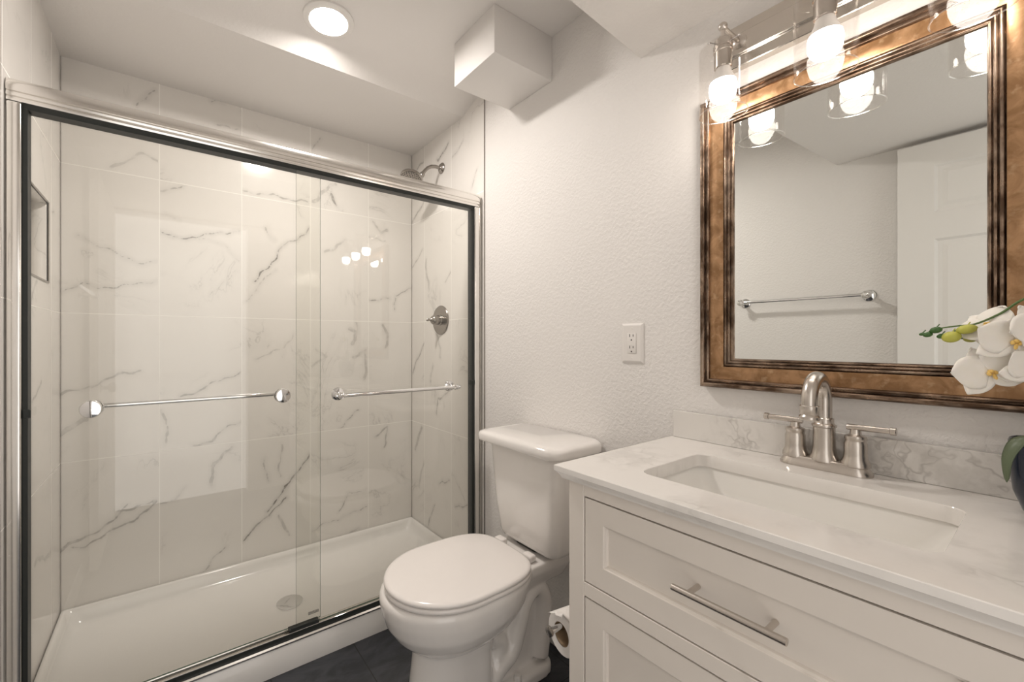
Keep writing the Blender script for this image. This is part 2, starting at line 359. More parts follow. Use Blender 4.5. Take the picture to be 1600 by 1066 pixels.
def tiled_grid(mb_name, ax, fixed, u_rng, v_rng, veins, u0, tw, v0, th, mat, hole=None, step=.006, side=1, thick=.012, label=None, cat=None):
    """one tiled wall face as a fine sheet with a body behind it; per-vertex distance to the stone's veins"""
    def axis_pts(a, b, extra=()):
        n = max(2, int(round((b-a)/step))+1); g = list(np.linspace(a, b, n))
        for e in extra: g.append(e)
        return np.array(sorted(set(round(x, 5) for x in g)))
    hu = (hole[0], hole[1]) if hole else (); hv = (hole[2], hole[3]) if hole else ()
    U = axis_pts(u_rng[0], u_rng[1], hu); V = axis_pts(v_rng[0], v_rng[1], hv)
    UU, VV = np.meshgrid(U, V, indexing='ij')
    wu = UU + .006*np.sin(VV*31+UU*11) + .003*np.sin(VV*83+1.3+UU*40); wv = VV + .006*np.sin(UU*37+2+VV*9) + .003*np.sin(UU*97+VV*31)
    best = np.full(UU.shape, .2); tone = np.zeros(UU.shape)
    for wd, st, pts in veins:
        mu = sum(p[0] for p in pts)/len(pts); mv = sum(p[1] for p in pts)/len(pts)
        iu, iv = math.floor((mu-u0)/tw), math.floor((mv-v0)/th)
        inside = (np.floor((UU-u0)/tw) == iu) & (np.floor((VV-v0)/th) == iv)
        for (a0, b0), (a1, b1) in zip(pts[:-1], pts[1:]):
            dx, dy = a1-a0, b1-b0; L = dx*dx+dy*dy+1e-9
            tt = np.clip(((wu-a0)*dx+(wv-b0)*dy)/L, 0, 1)
            d = np.hypot(wu-a0-tt*dx, wv-b0-tt*dy) - wd*.55
            d = np.where(inside, d, .2)
            m = d < best; best = np.where(m, d, best); tone = np.where(m, st, tone)
    nu, nv = len(U), len(V)
    if ax == 0: co = np.stack([UU, np.full(UU.shape, fixed), VV], -1)
    else: co = np.stack([np.full(UU.shape, fixed), UU, VV], -1)
    co = co.reshape(-1, 3)
    idx = np.arange(nu*nv).reshape(nu, nv)
    quads = np.stack([idx[:-1, :-1], idx[1:, :-1], idx[1:, 1:], idx[:-1, 1:]], -1)
    keep = np.ones(quads.shape[:2], bool)
    if hole:
        cu = (U[:-1]+U[1:])/2; cv = (V[:-1]+V[1:])/2
        keep = ~(((cu > hole[0]) & (cu < hole[1]))[:, None] & ((cv > hole[2]) & (cv < hole[3]))[None, :])
    quads = quads[keep]
    if side < 0: quads = quads[:, ::-1]
    # body behind the face (outside of the room)
    verts = co.tolist(); faces = quads.tolist(); o = len(verts)
    me = bpy.data.meshes.new(mb_name); me.from_pydata(verts, [], faces); me.materials.append(mat)
    at = me.attributes.new('vein_gap', 'FLOAT', 'POINT'); at.data.foreach_set('value', best.reshape(-1).astype(np.float32))
    at = me.attributes.new('vein_tone', 'FLOAT', 'POINT'); at.data.foreach_set('value', tone.reshape(-1).astype(np.float32))
    me.polygons.foreach_set('use_smooth', [True]*len(me.polygons)); me.update()
    ob = bpy.data.objects.new(mb_name, me); COL.objects.link(ob)
    md = ob.modifiers.new('thickness', 'SOLIDIFY'); md.thickness = .06; md.offset = -1
    struct(ob, label, cat); return ob

# ------------------------------------------------------------------ the room shell
U0B, TWB, V0, TH = -.0275, .3333, .7005, .6145
U0S, TWS = 1.6075, .2875
tiled_grid('wall_back', 0, YB, (XL, XW), (.0, 2.45), VEINS_BACK, U0B, TWB, V0, TH, M['tile_back'])
NICHE = (1.815, 2.126, 1.417, 1.703)
tiled_grid('wall_shower_right', 1, XW, (YT, YB), (.0, 2.45), VEINS_RIGHT, U0S, TWS, V0, TH, M['tile_side'], side=-1)
tiled_grid('wall_shower_left', 1, XL, (YT-.03, YB), (.0, 2.45), VEINS_LEFT, U0S, TWS, V0, TH, M['tile_side'], hole=NICHE)
for o in COL.objects:
    if o.name == 'wall_back': o.modifiers['thickness'].thickness = .06
# recess behind the niche opening
y0, y1, z0, z1 = NICHE; nd = .085
mb = MB()
mb.box((XL-nd-.02, y0-.02, z0-.02), (XL-nd, y1+.02, z1+.02)); mb.box((XL-nd, y0-.02, z0-.02), (XL-.0605, y0, z1+.02)); mb.box((XL-nd, y1, z0-.02), (XL-.0605, y1+.02, z1+.02))
mb.box((XL-nd, y0, z0-.02), (XL-.0605, y1, z0)); mb.box((XL-nd, y0, z1), (XL-.0605, y1, z1+.02))
struct(mb.build('wall_niche', M['tile_side'], smooth=False))
mb = MB(); e = .006
for a, b in (((y0-e, z0-e), (y1+e, z0)), ((y0-e, z1), (y1+e, z1+e)), ((y0-e, z0), (y0, z1)), ((y1, z0), (y1+e, z1))):
    mb.box((XL-.004, a[0], a[1]), (XL+.0035, b[0], b[1]), .0008, 1)
struct(mb.build('trim_1', M['gun']))
# metal edge strips where the tiling stops
struct(MB().box((XW-.004, YT-.006, 0), (XW+.004, YT, 2.40), .0015, 2).build('trim_2', M['gun']))
struct(MB().box((XL-.004, YT-.036, 0), (XL+.004, YT-.03, 2.40), .0015, 2).build('trim_3', M['alu']))

struct(MB().box((XW, YR-.1, -.05), (XW+.1, YT-.006, 2.46)).build('wall_right', M['wall'], smooth=False))
struct(MB().box((XL-.1, YR-.1, -.05), (XL, YT-.036, 2.46)).build('wall_left', M['wall'], smooth=False))
# wall behind the camera with the doorway
DX0, DX1, DZ = -.30, .53, 2.10
mb = MB(); mb.box((XL, YR-.1, 0), (DX0, YR, 2.46)).box((DX1, YR-.1, 0), (XW, YR, 2.46)).box((DX0, YR-.1, DZ), (DX1, YR, 2.46))
struct(mb.build('wall_front', M['wall'], smooth=False))
mb = MB()
for a, b in (((DX0-.04, 0), (DX0, DZ+.06)), ((DX1, 0), (DX1+.06, DZ+.06)), ((DX0, DZ), (DX1, DZ+.06))):
    mb.box((a[0], YR, a[1]), (b[0], YR+.015, b[1]), .003, 1)
struct(mb.build('trim_4', M['white_trim']))
struct(MB().box((XL-.1, YR-.1, -.06), (XW+.1, YB+.06, 0)).build('floor', M['floor'], smooth=False))

# ceiling: room height, easing down to the slightly lower shower ceiling
prof = [(YR-.1, ZR), (1.60, ZR)]
for i in range(1, 13):
    s = i/12; prof.append((1.60+.185*s, ZR - (ZR-ZS)*s**2))
prof += [(1.79, ZS+.0004), (YB+.06, ZS)]
loop = prof + [(YB+.06, 2.50), (YR-.1, 2.50)]
mb = MB().extrude_x(loop, XL-.1, XW+.1)
struct(mb.build('ceiling', M['ceil'], angle=20))
struct(MB().loft([[(XL, YR, z), (XW, YR, z), (XW, .785, z), (XL, .675, z)] for z in (2.118, ZR)]).build('ceiling_soffit', M['soffit'], smooth=False))
struct(MB().box((.963, 1.168, 2.238), (XW, 1.425, ZR), .003, 2).build('ceiling_bulkhead', M['ceil']))
struct(MB().box((XW-.012, .785, 0), (XW, YT-.012, .08), .003, 2).build('baseboard_right', M['white_trim']))
struct(MB().box((XL, .48, 0), (XL+.012, YT-.04, .08), .003, 2).build('baseboard_left', M['white_trim']))

# open six-panel door folded back against the left wall
mb = MB(); dx = XL+.030; y0, y1 = YR+.02, .443; T = .035
def panel_slab(mb, x0, x1, ya, yb, za, zb, openings, rec=.006, bev=.010):
    # slab whose +x face carries sunken, re-raised panels
    ys = sorted(set([ya, yb] + [o[0] for o in openings] + [o[1] for o in openings])); zs = sorted(set([za, zb] + [o[2] for o in openings] + [o[3] for o in openings]))
    for i in range(len(ys)-1):
        for j in range(len(zs)-1):
            c = ((ys[i]+ys[i+1])/2, (zs[j]+zs[j+1])/2)
            if any(o[0] < c[0] < o[1] and o[2] < c[1] < o[3] for o in openings): continue
            mb.add([(x1, ys[i], zs[j]), (x1, ys[i+1], zs[j]), (x1, ys[i+1], zs[j+1]), (x1, ys[i], zs[j+1])], [(0, 1, 2, 3)])
    for a, b, c, d in openings:
        L = [(0, 0), (bev, rec), (bev*2.4, rec), (bev*4, rec*.3)]
        rings = [[(x1-q, a+p, c+p), (x1-q, b-p, c+p), (x1-q, b-p, d-p), (x1-q, a+p, d-p)] for p, q in L]
        mb.loft(rings, cap0=False)
    mb.add([(x0, ya, za), (x0, yb, za), (x0, yb, zb), (x0, ya, zb)], [(0, 3, 2, 1)])
    mb.add([(x0, ya, za), (x1, ya, za), (x1, ya, zb), (x0, ya, zb), (x0, yb, za), (x1, yb, za), (x1, yb, zb), (x0, yb, zb)], [(0, 1, 2, 3), (5, 4, 7, 6), (0, 4, 5, 1), (3, 2, 6, 7)])
st = .115; mid = (y0+y1)/2
ops = []
for a, b in ((y0+st, mid-.045), (mid+.045, y1-st)):
    ops += [(a, b, .25, .80), (a, b, .98, 1.655), (a, b, 1.775, 1.985)]
panel_slab(mb, dx, dx+T, y0, y1, .012, 2.092, ops)
dr = struct(mb.build('door_1', M['door'], smooth=False))
kb = MB().lathe([(.026, 0), (.026, .004), (.011, .008), (.010, .03), (.024, .038), (.028, .052), (.022, .064), (.004, .068)], (dx+T, y1-.07, .95), 'x', 24)
kb.build('door_knob', M['nickel'], dr)

# ------------------------------------------------------------------ shower: tray, enclosure, fittings
def shower_tray():
    mb = MB(); x0, x1 = XL+.002, XW-.002; ya, yb = 1.612, YB-.002
    def ring(ix0, ix1, iya, iyb, r, z): return rrect(x0+ix0, x1-ix1, ya+iya, yb-iyb, r, z, 6)
    R = [ring(0, 0, 0, 0, .004, 0), ring(0, 0, 0, 0, .004, .094), ring(.004, .004, .006, .004, .006, .100),
         ring(.012, .012, .070, .012, .012, .100), ring(.018, .018, .078, .018, .02, .096),
         ring(.024, .024, .082, .024, .03, .080), ring(.032, .032, .088, .030, .045, .050), ring(.06, .06, .11, .055, .05, .038),
         ring(.35, .35, .28, .25, .05, .030)]
    mb.loft(R)
    o = mb.build('shower_tray', M['acrylic'], angle=60)
    tag(o, 'glossy white rectangular shower tray with raised front curb on the dark floor', 'shower tray')
    d = MB().lathe([(.055, 0), (.055, .003), (.048, .005), (.001, .005)], (.45, 1.98, .031), 'z', 32).build('drain', M['chrome'], o)
    return o
shower_tray()

YD = 1.618   # outer face of the door frame
enc = thing('shower_enclosure', 'polished metal framed sliding glass shower enclosure across the marble-look shower', 'shower door', (.45, 1.64, .100))
# header rail: rounded face with fine ridges below
hp = [(YD+.052, 1.848), (YD+.010, 1.848), (YD+.004, 1.850), (YD+.003, 1.856), (YD+.0065, 1.858), (YD+.0065, 1.861), (YD+.002, 1.863), (YD+.001, 1.869), (YD+.005, 1.871), (YD+.005, 1.874), (YD, 1.876)]
for i in range(9):
    a = i/8*PI/2; hp.append((YD+.020-.020*math.cos(a)*(1 - .0), 1.884+.030*math.sin(a)))
hp += [(YD+.036, 1.916), (YD+.05, 1.921), (YD+.052, 1.918)]
part(MB().extrude_x(hp, XL+.003, XW-.014), 'header_rail', M['alu'], enc, angle=25)
part(MB().box((XL+.03, YD+.012, 1.836), (XW-.045, YD+.050, 1.848)), 'header_gap_shade', M['dark'], enc, 'dark strip standing in for the shaded gap under the header rail')  # shade of the gap below the header, put in as a dark strip
for nm, a, b, c in (('left', XL+.003, XL+.033, 1), ('right', XW-.047, XW-.012, -1)):
    mb = MB().box((a, YD, .114), (b, YD+.05, 1.848), .005, 3)
    fx = b if c > 0 else a
    part(mb, 'side_jamb', M['alu'], enc)
    g = MB().box((fx, YD+.008, .114), (fx+c*.011, YD+.045, 1.836), .001, 1)
    part(g, 'jamb_gasket', M['dark'], enc, 'dark vertical gasket beside the glass')
    part(MB().box((fx+c*.002, YD+.002, 1.0-.012), (fx+c*.017, YD+.012, 1.0+.012), .002, 1), 'bumper', M['dark'], enc, 'small black door bumper')
tp = [(YD-.012, .1005), (YD-.012, .106), (YD-.006, .110), (YD+.001, .110), (YD+.003, .125), (YD+.006, .125), (YD+.008, .1075), (YD+.028, .1075), (YD+.029, .123), (YD+.033, .123), (YD+.034, .1075), (YD+.048, .1075), (YD+.052, .114), (YD+.055, .114), (YD+.056, .1005)]
part(MB().extrude_x(tp, XL+.004, XW-.012), 'bottom_track', M['alu'], enc, angle=25)
part(MB().box((XL+.01, YD-.0005, .1105), (XW-.03, YD+.0025, .1262)), 'track_strip', M['dark'], enc, 'black strip along the bottom track')  # plain black strip along the front of the bottom track
def panel(x0, x1, y, nm):
    z0, z1 = .1275, 1.842; t = .006; mb = MB()
    V = [(x0, y, z0), (x1, y, z0), (x1, y+t, z0), (x0, y+t, z0), (x0, y, z1), (x1, y, z1), (x1, y+t, z1), (x0, y+t, z1)]
    mb.add(V, [(0, 1, 5, 4), (2, 3, 7, 6)], 0); mb.add(V, [(0, 3, 2, 1), (4, 5, 6, 7), (1, 2, 6, 5), (3, 0, 4, 7)], 1)
    return part(mb, nm, [M['glass'], M['glass_edge']], enc, smooth=False)
gi = panel(XL+.036, .489, YD+.034, 'glass_panel')
go = panel(.394, XW-.050, YD+.0125, 'glass_panel')
go['label'] = 'outer sliding glass panel'; gi['label'] = 'inner sliding glass panel'
def towel_bar(x0, x1, y, z, out, owner, r=.008, ro=.034):
    # y = glass face, out = -1 towards the room, +1 into the shower
    b = y+out*.055
    mb = MB().tube([(x0, b, z), (x1, b, z)], r, 20)
    bar = part(mb, 'bar', M['chrome'], owner)
    for k, x in enumerate((x0+.004, x1-.004)):
        mb = MB(); s = out
        mb.lathe([(.024, 0), (.026, s*.003), (.024, s*.007), (.018, s*.010), (.011, s*.016), (.009, s*.030), (.012, s*.044), (.013, s*.055), (.011, s*.062), (.003, s*.066)], (x, y, z), 'y', 28)
        e = -1 if k == 0 else 1
        mb.lathe([(.011, 0), (.012, e*.004), (.0115, e*.012), (.007, e*.016), (.009, e*.020), (.007, e*.026), (.002, e*.028)], (x, b, z), 'x', 24)
        part(mb, 'bar_bracket', M['chrome'], bar)
    return bar
# inner panel: bar inside, round caps outside
towel_bar(-.185, .352, YD+.041, .998, 1, gi)
for x in (-.185, .352):
    part(MB().lathe([(.027, 0), (.027, -.004), (.024, -.009), (.012, -.0115), (.001, -.012)], (x, YD+.0335, .998), 'y', 32), 'bar_cap', M['chrome'], gi)
towel_bar(.545, 1.075, YD+.0120, .992, -1, go)
mb = MB(); ly0 = YD+.0118
for a, b in (((.437, .1655), (.475, .1667)), ((.437, .1743), (.475, .1755)), ((.437, .1667), (.4385, .1743)), ((.4735, .1667), (.475, .1743))): mb.box((a[0], ly0, a[1]), (b[0], YD+.0126, b[1]))
for i in range(8): mb.box((.4405+i*.0041, ly0, .1682+(i % 2)*.0006), (.4430+i*.0041, YD+.0126, .1730-(i % 3)*.0005))
part(mb, 'glass_label', M['label'], go, 'small dark printed label', smooth=False)
part(MB().box((XL+.034, YD+.0005, .1264), (XW-.048, YD+.0035, .1290), .0006, 1), 'track_lip', M['chrome'], enc)
part(MB().box((.368, YD+.0036, .1264), (.476, YD+.030, .1385), .0015, 1).box((.374, YD+.0036, .1385), (.470, YD+.010, .1425), .001, 1), 'door_guide', M['dark'], enc, 'black plastic door guide on the bottom track')

# shower head on its arm
sh = thing('overhead_shower', 'dark nickel shower head on a short curved arm above the glass door', 'shower head', (XW, 1.99, 2.166))
yy = 1.99
part(MB().lathe([(.030, 0), (.030, -.003), (.024, -.010), (.013, -.014), (.011, -.016)], (XW-.0002, yy, 2.166), 'x', 28), 'flange', M['gun'], sh)
pts = [(XW-.01, yy, 2.166), (XW-.045, yy, 2.166), (XW-.070, yy, 2.160), (XW-.092, yy, 2.147), (XW-.110, yy, 2.128), (XW-.122, yy, 2.112)]
part(MB().tube(pts, .0095, 18), 'arm', M['gun'], sh)
ax_ = Vector((-.5, 0, -.866)); c0 = Vector((XW-.124, yy, 2.108))
rot = Vector((0, 0, 1)).rotation_difference(ax_).to_matrix().to_4x4()
hm = Matrix.Translation(c0) @ rot
part(MB().lathe([(.012, -.004), (.0145, .004), (.014, .014), (.011, .020), (.012, .026)], n=24, mat=hm), 'swivel', M['gun'], sh)
hm2 = Matrix.Translation(c0+Vector((-.028, 0, -.020))) @ Vector((0, 0, 1)).rotation_difference(Vector((-.28, -.12, -.95))).to_matrix().to_4x4()
hd = part(MB().lathe([(.013, -.020), (.018, -.010), (.040, .000), (.056, .010), (.060, .018), (.060, .026), (.056, .029), (.001, .029)], n=40, mat=Matrix.Translation((-.036, 0, .004)) @ hm2), 'head', M['gun'], sh)
mb = MB()
for rr, k in ((.014, 6), (.028, 12), (.042, 18), (.052, 24)):
    for i in range(k):
        a = 2*PI*i/k; mb.lathe([(.0022, .029), (.0016, .0315)], (rr*math.cos(a), rr*math.sin(a), 0), 'z', 8, mat=Matrix.Translation((-.036, 0, .004)) @ hm2)
part(mb, 'spray_nozzles', M['dark'], sh)
# mixer valve
sv = thing('shower_valve', 'round dark nickel shower valve plate with lever knob on the right marble-look wall', 'shower valve', (XW, 2.0, 1.317))
part(MB().lathe([(.082, 0), (.082, -.003), (.078, -.007), (.04, -.0085), (.001, -.0085)], (XW-.0002, 2.0, 1.317), 'x', 48), 'valve_plate', M['gun'], sv)
part(MB().lathe([(.030, -.006), (.030, -.012), (.026, -.016), (.026, -.050), (.023, -.056), (.018, -.060), (.012, -.066), (.009, -.070)], (XW, 2.0, 1.317), 'x', 32), 'knob', M['gun'], sv)
part(MB().lathe([(.006, -.064), (.006, -.078), (.009, -.081), (.009, -.090), (.005, -.095), (.001, -.0955)], (XW, 2.0, 1.317), 'x', 24), 'knob_tip', M['gun'], sv)
# ------------------------------------------------------------------ recessed downlight
def ceil_z(y):
    s = min(1, max(0, (y-1.60)/.185)); return ZR-(ZR-ZS)*s**2
lx, ly = .500, 1.585
dl = thing('recessed_downlight', 'round lit recessed downlight with white trim ring in the ceiling above the shower door', 'ceiling light', (lx, ly, ZR))
part(MB().lathe([(.064, .003), (.066, -.006), (.070, -.0085), (.086, -.0065), (.092, -.0025), (.092, .010)], (lx, ly, ZR-.004), 'z', 56, False, False), 'trim_ring', M['white_trim'], dl)
part(MB().lathe([(.0645, -.0015), (.001, -.0045)], (lx, ly, ZR-.004), 'z', 48, False, True), 'lens', M['can'], dl)

# ------------------------------------------------------------------ outlet
ot = thing('wall_outlet', 'white duplex outlet with cover plate on the textured wall left of the mirror', 'outlet', (XW, .812, 1.193))
oy, oz = .812, 1.193
mb = MB(); hw, hh = .0385, .065
R = [[(XW-.0002-q, oy+a*(hw-p), oz+b*(hh-p)) for a, b in ((-1, -1), (1, -1), (1, 1), (-1, 1))] for p, q in ((0, 0), (0, .003), (.006, .0075), (.0075, .008))]
mb.loft(R, cap0=True); part(mb, 'cover_plate', M['plastic'], ot, smooth=False)
part(MB().box((XW-.0078, oy-.0165, oz-.0335), (XW-.0102, oy+.0165, oz+.0335), .0015, 2), 'receptacle', M['plastic'], ot)
for s in (-1, 1):
    cz = oz+s*.019
    mb = MB()
    for d, h in ((-.0062, .0075), (.0062, .009)): mb.box((XW-.0098, oy+d-.0011, cz+.004-h/2+.002), (XW-.0106, oy+d+.0011, cz+.004+h/2+.002))
    mb.lathe([(.0024, -.0098), (.0024, -.0106)], (XW, oy, cz-.0085), 'x', 12)
    part(mb, 'socket_slots', M['slot'], ot, 'dark socket slots')
for s in (-1, 1):
    part(MB().lathe([(.003, -.0078), (.0028, -.0090), (.001, -.0094)], (XW, oy, oz+s*.049), 'x', 16), 'screw', M['plastic'], ot)

# ------------------------------------------------------------------ framed mirror
MY0, MY1, MZ0, MZ1 = .0, .588, 1.072, 1.868
mr = thing('wall_mirror', 'large rectangular mirror in a distressed bronze and copper frame above the sink', 'mirror', (XW, .294, 1.072))
def frame_ring(prof, name, mat, closed_prof=False):
    # prof: (inset, standoff) from outer edge; mitred corners, finely divided sides
    mb = MB(); rings = []
    for w_, d in prof:
        a, b, c, e = MY0+w_, MY1-w_, MZ0+w_, MZ1-w_
        rings.append([(XW-d, a, c), (XW-d, b, c), (XW-d, b, e), (XW-d, a, e)])
    mb.loft(rings, False, False); return part(mb, name, mat, mr, angle=40)
def arc(w0, w1, d0, h, n=6):
    return [(w0+(w1-w0)*(1-math.cos(PI*i/n))/2, d0+h*math.sin(PI*i/n)) for i in range(n+1)]
frame_ring([(0, .0005), (0, .022), (.001, .026)]+arc(.002, .013, .027, .006)+[(.014, .024), (.0155, .022)]+arc(.017, .023, .022, .004)+[(.024, .018)], 'outer_molding', M['bronze'])
frame_ring([(.024, .018), (.026, .018), (.040, .0215), (.054, .020), (.058, .018)], 'copper_band', M['copper']).data.update()
frame_ring([(.058, .018), (.0585, .015)]+arc(.060, .066, .017, .004)+[(.067, .016)]+arc(.068, .073, .015, .003)+[(.0745, .013)]+arc(.075, .0785, .012, .002)+[(.079, .012), (.081, .008), (.081, .0065)], 'inner_molding', M['bronze'])
mg = MB().box((XW-.0065, MY0+.078, MZ0+.078), (XW-.004, MY1-.078, MZ1-.078))
gl_ = part(mg, 'mirror_glass', M['mirror'], mr, smooth=False)

# ------------------------------------------------------------------ vanity light
vl = thing('vanity_light', 'three-lamp brushed nickel vanity light with clear glass cylinder shades over the mirror', 'light fixture', (XW, .293, 1.98))
PY0, PY1, PZ0, PZ1 = .050, .538, 1.925, 2.035
mb = MB()
R = [[(XW-.0002-q, PY0+p, PZ0+p), (XW-.0002-q, PY1-p, PZ0+p), (XW-.0002-q, PY1-p, PZ1-p), (XW-.0002-q, PY0+p, PZ1-p)] for p, q in ((0, 0), (0, .022), (.002, .024), (.026, .024), (.028, .026), (.028, .030), (.030, .032))]
mb.loft(R); part(mb, 'back_plate', M['plate'], vl, smooth=False)
BX = 1.138
def lamp(y):
    ar = MB()
    ar.tube([(XW-.031, y, 1.985), (BX-.004, y, 1.985)], .0052, 14)
    ar.lathe([(.018, -.0310), (.018, -.035), (.012, -.039), (.006, -.041)], (XW, y, 1.985), 'x', 24)
    arm = part(ar, 'lamp_arm', M['nickel'], vl)
    k = MB().sphere((BX, y, 1.985), .0105, 20, 12); k.tube([(BX, y, 1.985), (BX, y, 1.945)], .005, 14)
    part(k, 'knuckle', M['nickel'], arm)
    s = MB().lathe([(.006, 1.956), (.014, 1.954), (.019, 1.950), (.0195, 1.936), (.0215, 1.935), (.0215, 1.931), (.0195, 1.930), (.0195, 1.926), (.0215, 1.925), (.0215, 1.921), (.0195, 1.920), (.0195, 1.882), (.017, 1.880)], (BX, y, 0), 'z', 32)
    part(s, 'lamp_socket', M['nickel'], vl)
    # clear glass cylinder, rounded shoulder, open below
    r = .053; t = .0022; zt, zb = 1.938, 1.768
    out = [(.020, zt), (r-.012, zt)]+[(r-.012+.012*math.sin(a), zt-.012+.012*math.cos(a)) for a in (PI/8, PI/4, 3*PI/8, PI/2)]+[(r, zb+.001)]
    inn = [(r-t, zb+.001)]+[(r-.012+(.012-t)*math.sin(a), zt-.012+(.012-t)*math.cos(a)) for a in (PI/2, 3*PI/8, PI/4, PI/8)]+[(r-.012, zt-t), (.020, zt-t)]
    g = MB().lathe(out, (BX, y, 0), 'z', 56, False, False); g.lathe(inn, (BX, y, 0), 'z', 56, False, False)
    rim = [(r, zb+.0012), (r+.0003, zb), (r-t/2, zb-.0010), (r-t-.0003, zb), (r-t, zb+.0012)]
    g.lathe(rim, (BX, y, 0), 'z', 56, False, False, mi=1)
    sd = part(g, 'lamp_shade', [M['shade'], M['shade_rim']], vl, angle=60)
    # bulb: white neck and lit globe
    part(MB().lathe([(.013, 1.884), (.0165, 1.878), (.019, 1.868), (.024, 1.856), (.028, 1.846)], (BX, y, 0), 'z', 28, True, False), 'bulb_neck', M['plastic'], vl)
    pr = [(.028, 1.846), (.0298, 1.837), (.030, 1.828), (.0288, 1.817), (.0255, 1.808), (.020, 1.801), (.012, 1.7965), (.001, 1.795)]
    part(MB().lathe(pr, (BX, y, 0), 'z', 32, False, True), 'bulb', M['bulb'], vl, 'glowing white bulb')
    for i in range(3):
        a = 2*PI*i/3+.5; ca, sa = math.cos(a), math.sin(a)
        tb = MB().tube([(BX+.019*ca, y+.019*sa, 1.941), (BX+.034*ca, y+.034*sa, 1.9425)], .0016, 8).sphere((BX+.036*ca, y+.036*sa, 1.9427), .0035, 12, 8)
        part(tb, 'thumb_screw', M['chrome'], vl)
for y in (.486, .287, .088): lamp(y)

# ------------------------------------------------------------------ vanity cabinet
CX = .757; CY0, CY1 = -.030, .650; CZT = .885
vc = thing('vanity_cabinet', 'pale greige shaker vanity cabinet with inset drawers under the marble-look counter', 'cabinet', (CX+.2, .31, 0))
mb = MB()
mb.box((CX+.02, CY0, .10), (XW-.002, CY0+.018, CZT)); mb.box((CX+.02, CY1-.018, 0), (XW-.002, CY1, CZT))
mb.box((CX+.02, CY0, .10), (XW-.002, CY1, .118)); mb.box((XW-.02, CY0, .0), (XW-.002, CY1, CZT))
mb.box((CX+.07, CY0, 0), (CX+.085, CY1, .10))
mb.box((CX+.02, CY0, 0), (XW-.002, CY0+.018, .10))
part(mb, 'carcass', M['cabinet'], vc, smooth=False)
fr = MB(); b = .0015
DY0, DY1 = .012, .608
fr.box((CX, CY0, 0), (CX+.02, DY0, CZT), b, 1).box((CX, DY1, 0), (CX+.02, CY1, CZT), b, 1)
for z0, z1 in ((.10, .127), (.373, .400), (.637, .667), (.857, CZT)): fr.box((CX, DY0, z0), (CX+.02, DY1, z1), .0008, 1)
part(fr, 'face_frame', M['cabinet'], vc)
def drawer(z0, z1, pz):
    g = .0034; a0, a1, c0, c1 = DY0+g, DY1-g, z0+g, z1-g
    st = .046; x = CX+.001
    L = [(0, 0), (st, 0), (st+.0015, .003), (st+.005, .0045), (st+.0065, .010)]
    mb = MB()
    R = [[(x+q, a0+p, c0+p), (x+q, a1-p, c0+p), (x+q, a1-p, c1-p), (x+q, a0+p, c1-p)] for p, q in L]
    back = [(x+.02, a0, c0), (x+.02, a1, c0), (x+.02, a1, c1), (x+.02, a0, c1)]
    mb.loft([back]+R)
    d = part(mb, 'drawer', M['cabinet'], vc, smooth=False)
    h = MB(); py = .310; hx = x-.030
    h.tube([(hx, py-.084, pz), (hx, py-.0835, pz), (hx, py+.0835, pz), (hx, py+.084, pz)], [.0050, .0058, .0058, .0050], 18)
    hd = part(h, 'pull_bar', M['nickel'], d, 'brushed nickel bar pull')
    for s in (-.0575, .0575):
        part(MB().tube([(hx, py+s, pz), (x+.0088, py+s, pz)], .0045, 14), 'pull_post', M['nickel'], d)
drawer(.667, .857, .768); drawer(.400, .637, .518); drawer(.127, .373, .250)
# dark board puts the shade into the gaps around the drawers
part(MB().box((CX+.022, DY0-.01, .119), (CX+.026, DY1+.01, .884)), 'gap_shade_board', M['slot'], vc, 'dark board standing in for shade in the drawer gaps')

